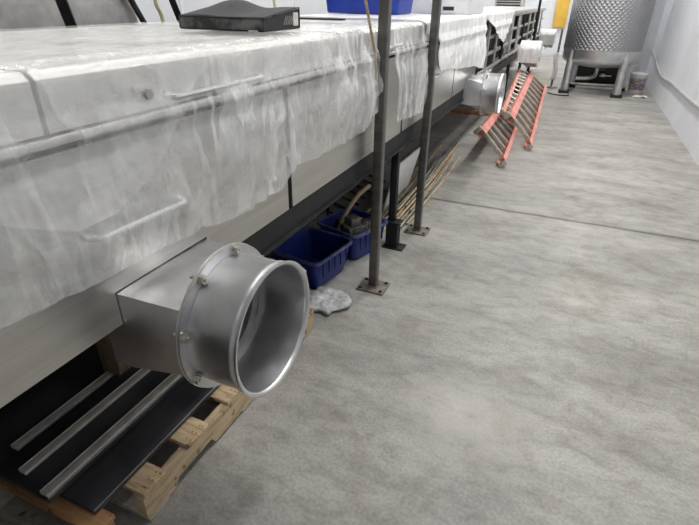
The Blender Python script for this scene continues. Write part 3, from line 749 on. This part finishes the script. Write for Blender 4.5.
o = bpy.data.objects.new('dimple_jacket', me); COL.objects.link(o); o.parent = tk
MB().lathe([(TR - .01, .792), (TR + .010, .792), (TR + .010, .806), (TR - .01, .806)], n=96, closed=True).build('jacket_seam', 'steel_dull', tk)
MB().lathe([(TR, 3.0), (TR, 3.1), (.3, 3.3), (.001, 3.35)], n=72).build('top_dome', 'steel_duct', tk)
a0 = math.radians(219)
for k in range(4):
    a = a0 + k * PI / 2; r_ = .665
    c, s_ = r_ * math.cos(a), r_ * math.sin(a)
    l = MB().tube([(c, s_, .03), (c * .985, s_ * .985, .78)], .070, 20).build('leg', 'steel_duct', tk)
    MB().box(c - .10, c + .10, s_ - .10, s_ + .10, 0, .05, .006).build('foot_pad', 'rubber', l)
    MB().tube([(c * .985, s_ * .985, .74), (c * .86, s_ * .86, .80)], .035, 12).build('leg_bracket', 'steel_duct', l)
MB().tube([(-.44, -.28, .17), (.0, -.30, .17), (.40, -.22, .17)], .022, 12).build('cross_pipe', 'steel_dull', tk)
MB().tube(bend([(0, 0, .47), (0, 0, .30), (-.1, -.28, .28), (-.36, -.42, .28)]), .035, 14).build('outlet_pipe', 'steel_duct', tk)
MB().capring([(.05, 0), (.05, .05)], o=(.12, -.1, .30), n=20).box(.08, .28, -.12, -.08, .31, .33, .005).build('valve', 'steel_dull', tk)
MB().box(-.40, .50, .35, .42, .05, .10, .005).build('cross_brace', 'steel_dull', tk)
ps = tag(empty('dark_filler', (0.42, 12.65, 0)), 'black block added behind the tank legs to darken the gap', 'dark filler')  # dark mass added to blacken the gap below the tank
MB().box(-.62, .50, -.25, .25, .0, .55, .02).build('housing', 'rubber', ps)
MB().capring([(.10, -.42), (.12, -.40), (.12, -.22)], axis='Y', o=(.1, -.0, .22), n=24).build('filler_drum', 'black', ps)

# white plumbing pipe and corner strip behind the tank
o = MB().tube([(1.16, 12.3, .1), (1.16, 12.3, 4.5)], .05, 18).tube([(1.16, 12.3, 0), (1.16, 12.3, .12)], .075, 18).build('drain_pipe', 'whiteplast'); tag(o, 'white vertical pipe rising between tank and wall corner', 'pipe')
# bucket
bk = tag(empty('plastic_bucket', (1.17, 11.62, 0)), 'off-white plastic bucket with printed side between tank and wall', 'bucket')
MB().lathe([(.001, .0), (.125, .0), (.130, .01), (.150, .36), (.146, .36), (.126, .016), (.001, .016)], n=40).build('pail', 'bucket', bk)
MB().lathe([(.001, .372), (.150, .372), (.160, .370), (.160, .352), (.1525, .352)], n=40).lathe([(.1515, .33), (.157, .33), (.157, .322), (.1515, .322)], n=40, closed=True).build('lid', 'whiteplast', bk)
MB().lathe([(.1355, .07), (.1475, .28), (.1485, .28), (.1365, .07)], n=40, closed=True).build('printed_label', 'bucketlabel', bk)
MB().tube([(.158 * math.cos(a), .158 * math.sin(a), .325 - .12 * math.sin(a - PI)) for a in [PI + i * PI / 12 for i in range(13)]], .003, 6).build('bail_handle', 'bolt', bk)
def pap(u, v): return V((1.09 + .24 * u + .05 * v, 11.02 + .30 * v, .003 + .035 * abs(noise.noise(V((u * 2, v * 2, 4)))) ))
tag(MB().grid(pap, 12, 12).build('paper_sheet', 'paper'), 'white sheet of paper lying on the floor in front of the bucket', 'paper')
# hose along the right wall
pts = [(1.455, 13.35, .66), (1.452, 12.6, .62), (1.443, 11.6, .50), (1.443, 10.6, .435), (1.443, 9.6, .47), (1.443, 8.4, .48), (1.443, 7.4, .50), (1.443, 6.0, .55), (1.443, 4.0, .60), (1.443, 2.0, .62)]
def smooth(pts, k=6):
    P_ = [V(p) for p in pts]; out = []
    for i in range(len(P_) - 1):
        p0, p1, p2, p3 = P_[max(i - 1, 0)], P_[i], P_[i + 1], P_[min(i + 2, len(P_) - 1)]
        for j in range(k):
            t_ = j / k; out.append(.5 * ((2 * p1) + (p2 - p0) * t_ + (2 * p0 - 5 * p1 + 4 * p2 - p3) * t_ ** 2 + (3 * p1 - p0 - 3 * p2 + p3) * t_ ** 3))
    return out + [P_[-1]]
tag(MB().tube(smooth(pts), .026, 12).build('wall_conduit', 'conduit'), 'grey flexible conduit sagging along the white right wall', 'conduit')
# hose and rag left of the tank
tag(MB().tube(smooth([(-.02, 10.62, .012), (-.15, 10.55, .012), (-.30, 10.62, .012), (-.42, 10.75, .012)]), .010, 8).build('floor_cable', 'rubber'), 'short black cable lying on the floor left of the tank leg', 'cable')
def rag(u, v):
    return V((-.44 + .08 * u + .02 * math.sin(v * 6), 11.5 + .02 * math.sin(u * 9), .16 + .52 * v))
tag(MB().grid(rag, 10, 16).build('cloth', 'whiteplast', solid=.01), 'narrow white cloth hanging beside the left side of the tank', 'cloth')
tag(MB().tube([(-.40, 11.56, 0), (-.40, 11.56, 1.10)], .02, 12).capring([(.12, 0), (.12, .02)], o=(-.40, 11.56, 0), n=24).build('utility_stand', 'motor'), 'dark slim stand holding the white cloth beside the tank', 'stand')
# yellow column at the far end, pipe columns
tag(MB().box(-.98, -.60, 18.88, 18.995, .84, 3.2, .01).build('yellow_panel', 'yellow'), 'yellow panel hanging on the far end wall left of the tank', 'panel')
for i, (x, y, m_, lb) in enumerate([(-.86, 10.9, 'black', 'dark slim pole at the far end of the conveyor frame')]):
    p = tag(empty('slim_pole', (x, y, 0)), lb, 'pole'); MB().box(-.022, .022, -.022, .022, .01, 3.2, .004).build('upright', m_, p); MB().box(-.07, .07, -.07, .07, 0, .01, .002).build('base_plate', 'plate', p)
cl = tag(empty('control_cabinet', (-1.93, 15.0, 0)), 'light grey cabinet with louvred front standing beyond the conveyor frame', 'cabinet')
MB().box(-.35, .35, -.3, .3, 0, 1.9, .01).build('body', 'steel_dull', cl)
lv = MB()
for k in range(8): lv.box(-.3, .3, -.315, -.299, 1.35 + k * .06, 1.38 + k * .06, .004)
lv.build('louvres', 'dark', cl)

# ------------------------------------------------------------------ behind the machine
vt = tag(empty('steel_vat', (-3.6, 1.0, 0)), 'large grey steel vat behind the machine at the top left', 'vat')
MB().box(-.42, .40, -3.0, 2.25, .10, 2.1, .04, seg=4).build('vat_body', 'steel_dull', vt)
MB().tube([(.42, 2.06, 1.90), (.43, 2.13, 1.62), (.44, 2.25, 1.40), (.44, 2.40, 1.1)], .022, 10).build('rubber_seal', 'rubber', vt)
for yy in (-2.6, 0, 1.9): MB().box(.1, .18, yy - .04, yy + .04, 0, .12).build('leg', 'black', vt)
MB().box(.40, .425, -3., 2.1, 1.585, 1.62, .005).build('vat_trim', 'steel_duct', vt)
def slant(name, p0, p1, r_, m_, lb, cat):
    d = V(p1) - V(p0); lo = V(p0) - d * (p0[2] / d.z); hi = V(p1) + d * 6
    tag(MB().tube([lo, hi], r_, 4 if m_ != 'palehose' else 12).build(name, m_), lb, cat)
slant('slanted_strut', (-2.9, 2.377, 1.419), (-2.9, 2.345, 1.566), .042, 'black', 'dark steel strut crossing in front of the grey vat', 'strut')
slant('slanted_strut', (-2.6, 3.011, 1.448), (-2.6, 2.959, 1.571), .030, 'black', 'dark strut before the white wall, left of the black case', 'strut')
tag(MB().tube(smooth([(-2.70, 2.91, 2.4), (-2.70, 2.90, 1.9), (-2.70, 2.907, 1.57), (-2.70, 2.952, 1.44), (-2.68, 2.96, 1.0), (-2.7, 2.95, .013), (-2.7, 2.6, .013)]), .013, 10).build('pale_hose', 'palehose'), 'pale yellow hose hanging left of the dark strut by the white wall', 'hose')
tag(MB().tube(smooth([(-2.45, 3.9, 2.6), (-2.46, 3.95, 1.9), (-2.43, 4.0, 1.55), (-2.42, 4.03, 1.2), (-2.42, 4.05, .013), (-2.42, 3.7, .013)]), .012, 10).build('pale_hose', 'palehose'), 'thin pale yellow hose hanging behind the black case', 'hose')
wp = MB()
for y in (3.6, 4.9, 6.2, 7.5): wp.box(-4.2, -4.19, y, y + .03, 0, 4.6)
wp.build('trim_1', 'whiteplast')['kind'] = 'structure'
# white carton on the machine top, beyond the blue bin
ct = tag(empty('white_box', (-1.22, 5.1, 1.482)), 'white box with a small dark mark on the machine top between the posts', 'box')
MB().box(-.30, .25, -.25, .5, 0, .30, .01).build('carton', 'whiteplast', ct)
MB().box(.02, .12, -.252, -.25, .03, .06).build('printed_mark', 'ink', ct)
tag(MB().tube(smooth([(-1.65, 2.9, 1.487), (-1.9, 3.1, 1.487), (-2.0, 3.3, 1.487)]), .006, 8).box(-1.66, -1.3, 2.88, 2.93, 1.482, 1.492, .002).build('black_strip', 'rubber'), 'thin black strip lying on the film left of the blue bin', 'strip')

# ------------------------------------------------------------------ lights: rows of ceiling panels
def area(x, y, e, sx=.4, sy=2.2, z=4.0, c=(1, .985, .96)):
    l = bpy.data.lights.new('ceiling_lamp', 'AREA'); l.shape = 'RECTANGLE'; l.size = sx; l.size_y = sy; l.energy = e; l.color = c
    o = bpy.data.objects.new('ceiling_lamp', l); o.location = (x, y, z); COL.objects.link(o)
for y in (-2.0, 2.2, 6.0, 9.8, 13.6, 17.2):
    area(.05, y, 88 if y > 3 else (80 if y > 1 else 10)); area(-2.9, y, 60 if y > 1 else 30)
w = bpy.data.worlds.new('World'); S.world = w; w.use_nodes = True
w.node_tree.nodes['Background'].inputs[0].default_value = (.8, .85, .9, 1); w.node_tree.nodes['Background'].inputs[1].default_value = .05

# ------------------------------------------------------------------ camera
f_px, yaw, pit, roll = 487.878, .403846, .497195, .0149093
fw = V((-math.sin(yaw) * math.cos(pit), math.cos(yaw) * math.cos(pit), -math.sin(pit)))
rt = V((math.cos(yaw), math.sin(yaw), 0)); up = rt.cross(fw)
c_, s_ = math.cos(roll), math.sin(roll)
r2 = rt * c_ + up * s_; u2 = rt * -s_ + up * c_
cd = bpy.data.cameras.new('camera'); cd.sensor_width = 36; cd.lens = f_px / 699 * 36; cd.clip_start = .05; cd.clip_end = 100
co = bpy.data.objects.new('camera', cd)
co.matrix_world = Matrix(((r2.x, u2.x, -fw.x, 0), (r2.y, u2.y, -fw.y, 0), (r2.z, u2.z, -fw.z, 1.6), (0, 0, 0, 1)))
COL.objects.link(co); S.camera = co
S.view_settings.view_transform = 'Standard'; S.view_settings.look = 'None'; S.view_settings.gamma = 1; S.view_settings.use_curve_mapping = False
S.view_settings.exposure = -.20
S.cycles.transparent_max_bounces = 16; S.cycles.max_bounces = 10
